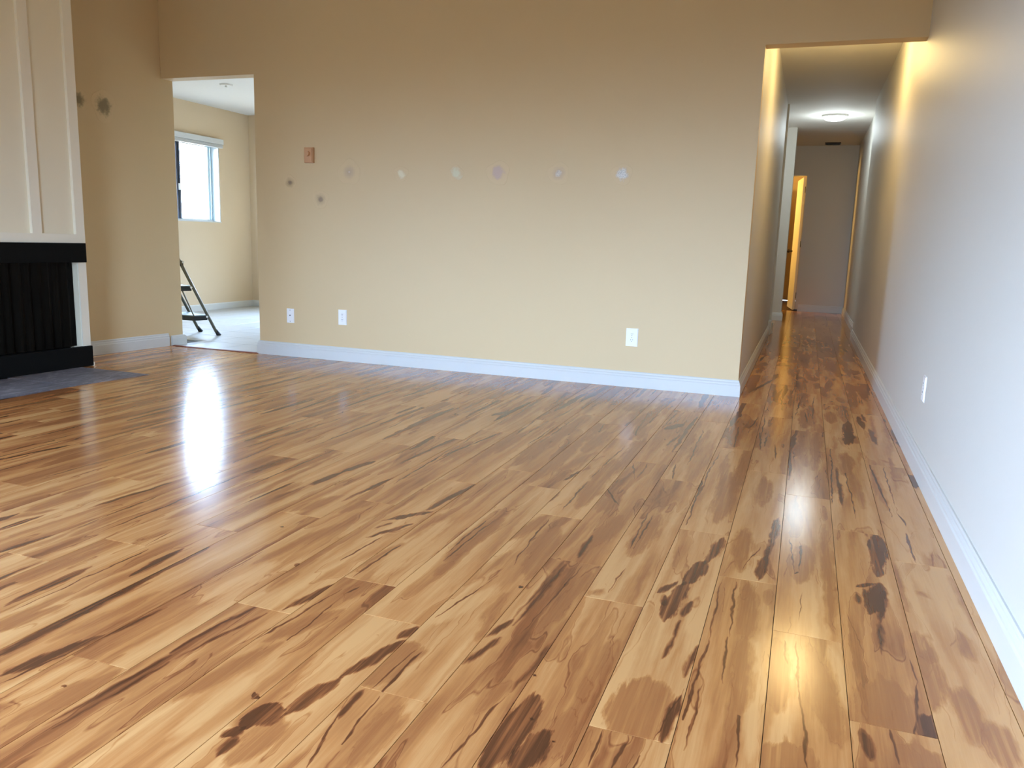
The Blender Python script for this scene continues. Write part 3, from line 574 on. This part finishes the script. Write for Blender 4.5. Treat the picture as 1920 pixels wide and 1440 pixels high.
# ------------------------------------------------------------------ patched spots on the paint, thin skims of filler, children of their wall
def spot_mat(name, core, halo, core_r, halo_r, base, seed, speck=0.0):
    m, t, p = newmat(name); O = nd(t, 'ShaderNodeTexCoord').outputs['Object']
    dd_ = vm(t, 'LENGTH', O, out=1)
    nz = noise(t, mapping(t, O, (1, 1, 1), (seed, seed * 2, 0)), 24, 3, .6); dd_ = mth(t, 'MULTIPLY_ADD', mth(t, 'SUBTRACT', nz, .5), core_r * 1.7, dd_)
    hf = mth(t, 'DIVIDE', mth(t, 'SUBTRACT', halo_r, dd_), halo_r * .75, clamp=True); cf = mth(t, 'DIVIDE', mth(t, 'SUBTRACT', core_r, dd_), core_r * .55, clamp=True)
    b0 = srgb(*base); col = mixc(t, hf, b0, srgb(*halo)); cc = srgb(*core)
    if speck: cc = mixc(t, mth(t, 'GREATER_THAN', noise(t, O, 260, 1), .5), srgb(*core), srgb(*(int(c * .82) for c in core)))
    col = mixc(t, cf, col, cc); t.links.new(col, p.inputs['Base Color']); p.inputs['Roughness'].default_value = .55; M[name] = m
    return name
def spot(name, wall, loc, rx, rz, mat, left=False):
    bm = B(); n = 28; a_ = []; b_ = []
    rr = random.Random(int(loc[0] * 100)); ph = rr.uniform(0, 6)
    for i in range(n):
        th = i * 2 * math.pi / n; k_ = 1 + .08 * math.sin(3 * th + ph) + .05 * math.sin(5 * th)
        a_.append(bm.verts.new((rx * k_ * math.cos(th) * K, -.0006, rz * k_ * math.sin(th) * K))); b_.append(bm.verts.new((rx * k_ * .97 * math.cos(th) * K, -.0016, rz * k_ * .97 * math.sin(th) * K)))
    bm.faces.new(b_)
    for i in range(n): bm.faces.new((a_[i], a_[(i + 1) % n], b_[(i + 1) % n], b_[i]))
    bmesh.ops.recalc_face_normals(bm, faces=bm.faces)
    me = bpy.data.meshes.new(name); bm.to_mesh(me); bm.free(); me.materials.append(M[mat])
    o = bpy.data.objects.new(name, me); COL.objects.link(o); o.location = Vector(loc) * K; o.parent = wall
    if left: o.rotation_euler = (0, 0, math.pi / 2 - .1037)
    return o
TB = TAN_RGB
SPOTS = [(-3.412, 1.491, .10, (205, 192, 180), (190, 168, 140), .010, .060), (-2.96, 1.479, .06, (222, 212, 184), (205, 184, 148), .040, .050), (-2.504, 1.483, .06, (210, 206, 178), (200, 178, 144), .048, .056),
         (-2.169, 1.487, .09, (196, 172, 160), (192, 168, 152), .050, .062), (-1.711, 1.484, .08, (222, 212, 200), (196, 172, 144), .026, .055), (-1.254, 1.477, .075, (228, 226, 222), (200, 178, 148), .048, .056),
         (-3.958, 1.411, .06, (136, 116, 96), (178, 152, 116), .022, .046), (-3.676, 1.281, .075, (150, 130, 108), (184, 160, 126), .024, .058)]
lb = ['faint grey patch with a pale nail hole, first of the row', 'cream filler patch, second of the row', 'round sage filler patch, third of the row', 'mauve smudged patch with a nail hole, fourth of the row', 'pale speckled patch with a grey rim, fifth of the row', 'bright white rough patch, last of the row near the hall', 'small dark grey smudge below the dimmer', 'grey smudge under the row, right of the small dark one']
for i, (x, z, r_, core, halo, cr_, hr_) in enumerate(SPOTS):
    o = spot('filler_patch', wall_back, (x, YW, z), r_, r_ * .95, spot_mat('filler_%d' % i, core, halo, cr_ * K, hr_ * K, TB, i * 3.1, 1.0 if i in (4, 5) else 0)); o['label'] = lb[i]
for i, (y, z, rx, rz, lab) in enumerate(((5.055, 1.945, .10, .13, 'olive grey repair patch on the shaded left wall'), (4.845, 1.960, .075, .085, 'small olive grey patch next to the chimney edge'))):
    o = spot('filler_patch', wall_left, (LW(y), y, z), rx, rz, spot_mat('olive_%d' % i, (136, 122, 92), (150, 134, 102), rx * .70 * K, rx * .82 * K, TB, 40 + i * 7), True); o['label'] = lab

# ------------------------------------------------------------------ hall lamps, vent, kitchen ceiling plate
def dome(x, y, zc, r, mat, label):
    e = empty('ceiling_lamp', (x, y, zc), label, 'ceiling lamp')
    bm = B(); tube(bm, (x, y, zc - .001), (x, y, zc - .022), r * 1.08, 32); link('ring', bm, 'ring', e)
    bm = B(); bmesh.ops.create_uvsphere(bm, u_segments=32, v_segments=16, radius=r * K)
    bmesh.ops.delete(bm, geom=[v for v in bm.verts if v.co.z > .001], context='VERTS')
    for v in bm.verts: v.co.z *= .35
    bmesh.ops.holes_fill(bm, edges=[e_ for e_ in bm.edges if e_.is_boundary])
    bmesh.ops.translate(bm, verts=bm.verts, vec=(x * K, y * K, (zc - .022) * K)); link('dome', bm, mat, e, smooth=True)
    return e
dome(.17, 6.72, HC, .13, 'dome_warm', 'warm glowing ceiling lamp just behind the hall header')
dome(.165, 11.1, HC, .14, 'dome_cool', 'bright cool white ceiling lamp halfway down the hall')
v = empty('ceiling_vent', (.215, 13.9, HC), 'small dark vent in the ceiling at the far end of the hall', 'vent')
bm = B(); box(bm, .10, .33, 13.78, 14.02, HC - .012, HC - .001, .003); link('vent_frame', bm, 'brown_door', v)
for i in range(4):
    bm = B(); box(bm, .115, .315, 13.81 + i * .05, 13.83 + i * .05, HC - .018, HC - .012); link('slat', bm, 'slot', v)
e = empty('ceiling_plate', (-6.01, 7.40, KC), 'small round white cover plate on the kitchen ceiling', 'cover plate')
bm = B(); tube(bm, (-6.01, 7.40, KC - .001), (-6.01, 7.40, KC - .015), .07, 28, .06); link('cover', bm, 'ceiling', e)
bm = B(); tube(bm, (-6.01, 7.40, KC - .014), (-6.01, 7.40, KC - .030), .012, 12); link('screw', bm, 'ring', e)

# ------------------------------------------------------------------ kitchen window
w1 = bpy.data.objects.new('window_1', None); COL.objects.link(w1); w1.location = Vector((-7.37, 8.0, WZ0)) * K; tag(w1, 'kitchen sliding window, blown out white, under a white blind rail', None, None, 'structure')
bm = B(); box(bm, -7.385, -7.255, WY1 - .012, WY1, WZ0, WZ1); box(bm, -7.385, -7.255, WY0, WY0 + .012, WZ0, WZ1); box(bm, -7.385, -7.245, WY0, WY1, WZ0, WZ0 + .014); box(bm, -7.385, -7.255, WY0, WY1, WZ1 - .012, WZ1)
link('reveal', bm, 'trim', w1)
bm = B(); box(bm, -7.40, -7.37, WY0, WY1, WZ0 + .010, WZ0 + .040); box(bm, -7.40, -7.37, WY0, WY1, WZ1 - .03, WZ1); box(bm, -7.40, -7.37, WY0, WY0 + .045, WZ0, WZ1); box(bm, -7.40, -7.372, WY1 - .018, WY1, WZ0, WZ1); link('frame', bm, 'trim', w1)
bm = B(); box(bm, -7.395, -7.36, 8.098, 8.125, WZ0 + .03, WZ1); box(bm, -7.395, -7.36, 8.140, 8.168, WZ0 + .03, WZ1); box(bm, -7.40, -7.37, 8.120, 8.145, WZ0 + .03, WZ1); mu = link('mullion', bm, 'alum_dark', w1, label='dark meeting rail')
bm = B(); box(bm, -7.365, -7.348, 8.125, 8.150, 1.50, 1.58, .003); link('latch', bm, 'plastic', mu)
bm = B(); box(bm, -7.395, -7.368, 8.720, 8.745, WZ0 + .03, WZ1); box(bm, -7.395, -7.36, 8.660, 8.700, WZ0 + .03, WZ1); link('sash', bm, 'alum_pale', w1)
for (a, b_) in ((WY0 + .045, 8.10), (8.168, 8.665)):
    bm = B(); box(bm, -7.386, -7.382, a, b_, WZ0 + .03, WZ1 - .02); link('pane', bm, 'glass', w1)
bl = empty('blind_rail', (-7.25, 8.0, 2.07), 'white raised blind headrail above the kitchen window', 'blind')
bm = B(); box(bm, -7.249, -7.19, WY0 - .04, 8.775, 2.105, 2.172, .004); link('headrail', bm, 'trim', bl)
for i in range(5):
    bm = B(); box(bm, -7.247, -7.195, WY0 - .03, 8.765, 2.062 + i * .008, 2.068 + i * .008); link('slat', bm, 'trim', bl)

# ------------------------------------------------------------------ step ladder in the kitchen
C0 = Vector((-5.38, 6.388, 0)); U = Vector((-.92268, .38556, 0)); V = Vector((-.38556, -.92268, 0)); WD = .376
def LP(u_, v_, z): return C0 + U * u_ + V * v_ + Vector((0, 0, z))
ld = empty('step_ladder', tuple(LP(WD / 2, .3, 0)), 'folding metal step ladder with dark treads half hidden in the kitchen', 'step ladder')
sl = .500
for u_ in (0, WD):
    bm = B(); tube(bm, LP(u_, .012, .035), LP(u_, .50, 1.02), .0150, 14); rl = link('rear_leg', bm, 'steel', ld, smooth=True)
    bm = B(); tube(bm, LP(u_, -.016, .001), LP(u_, .022, .06), .024, 12, .013); link('rubber_foot', bm, 'rubber', rl)
    bm = B(); tube(bm, LP(u_, .60, .03), LP(u_, .53, 1.0), .0115, 14); fl_ = link('front_leg', bm, 'steel', ld, smooth=True)
    bm = B(); tube(bm, LP(u_, .605, .001), LP(u_, .60, .05), .022, 12, .013); link('rubber_foot', bm, 'rubber', fl_)
    bm = B(); tube(bm, LP(u_, .352, .485), LP(u_, .228, .190), .007, 10); link('strut', bm, 'steel', ld)
for (z, v0, v1) in ((.200, .105, .60), (.485, .252, .585), (.722, .322, .56)):
    bm = B(); pts = [LP(-.012, v0, 0), LP(-.012, v1 if z > .3 else v0 + .135, 0), LP(WD / 2, v1 + .03, 0) if z > .3 else LP(.10, v0 + .185, 0), LP(WD + .012, v1 if z > .3 else v0 + .185, 0), LP(WD + .012, v0, 0)]
    prism(bm, [(p_.x, p_.y) for p_ in pts], z - .042, z); td = link('tread', bm, 'tread', ld)
    bm = B(); cen = sum(pts, Vector()) / len(pts); prism(bm, [((p_.x * .95 + cen.x * .05), (p_.y * .95 + cen.y * .05)) for p_ in pts], z, z + .008); link('tread_pad', bm, 'treadtop', td, label='pale grey ribbed pad')
    for u_ in (-.014, WD + .014):
        bm = B(); tube(bm, LP(u_ - .006, v0 + .005, z - .01), LP(u_ + .006, v0 + .005, z - .01), .010, 10); link('rivet', bm, 'plastic', td)
for u_ in (0, WD):
    bm = B(); tube(bm, LP(u_, .50, 1.02), LP(u_, .53, 1.0), .0115, 12); tube(bm, LP(u_, .53, 1.0), LP(u_, .55, 1.12), .0115, 12); link('hinge', bm, 'rubber', ld)
bm = B(); tube(bm, LP(0, .55, 1.12), LP(WD, .55, 1.12), .0115, 14); link('top_bar', bm, 'steel', ld)

# ------------------------------------------------------------------ door at the end of the hall
d1 = bpy.data.objects.new('door_1', None); COL.objects.link(d1); d1.location = Vector((-.12, 14.32, 0)) * K; tag(d1, 'cream door standing ajar in the warm lit doorway at the hall end', None, None, 'structure')
bm = B(); box(bm, -.118, -.085, 14.185, 14.2, 0, 2.22); box(bm, -.125, -.105, 14.2, 14.32, 0, 2.205); link('casing', bm, 'white_wall', d1)
bm = B(); box(bm, -1.04, -.085, 14.175, 14.2, 2.205, 2.27) if False else box(bm, -1.0, -.105, 14.2, 14.32, 2.19, 2.205); link('head_jamb', bm, 'door', d1)
ang = math.radians(97); hx, hy = -.13, 14.34; ux, uy = math.cos(ang), math.sin(ang); nx, ny = -uy, ux
bm = B(); prism(bm, [(hx, hy), (hx + ux * .82, hy + uy * .82), (hx + ux * .82 + nx * .04, hy + uy * .82 + ny * .04), (hx + nx * .04, hy + ny * .04)], .01, 2.18); lf = link('leaf', bm, 'door', d1)
bm = B(); kx, ky = hx + nx * .06 + ux * .74, hy + ny * .06 + uy * .74; tube(bm, (kx - nx * .02, ky - ny * .02, .98), (kx + nx * .03, ky + ny * .03, .98), .012); bmesh.ops.create_uvsphere(bm, u_segments=14, v_segments=8, radius=.030 * K, matrix=Matrix.Translation(Vector((kx + nx * .045, ky + ny * .045, .98)) * K)); link('knob', bm, 'knob', lf, smooth=True)
for z in (.25, 1.1, 1.98):
    bm = B(); tube(bm, (hx + .004, hy - .008, z - .05), (hx + .004, hy - .008, z + .05), .009); link('hinge', bm, 'knob', d1)
bm = B(); box(bm, -1.88, -.46, 16.3, 16.36, 0, 2.10); cd = link('door_2', bm, 'brown_door', label='dark brown door inside the warm lit room', kind='structure')
bm = B(); box(bm, -.145, -.09, 14.16, 14.18, 0, .03); link('trim_3', bm, 'knob', kind='structure', label='small dark block at the foot of the hall end door frame')  # thin dark box before the foot of the frame
# door stop / worn trim end at the left hall corner
bm = B(); box(bm, -.375, -.335, 9.95, 10.2, 0, .16, .006); box(bm, -.350, -.320, 10.12, 10.20, 0, .13, .006); link('trim_4', bm, 'trim', kind='structure', label='thicker white plinth block at the end of the left hall baseboard')
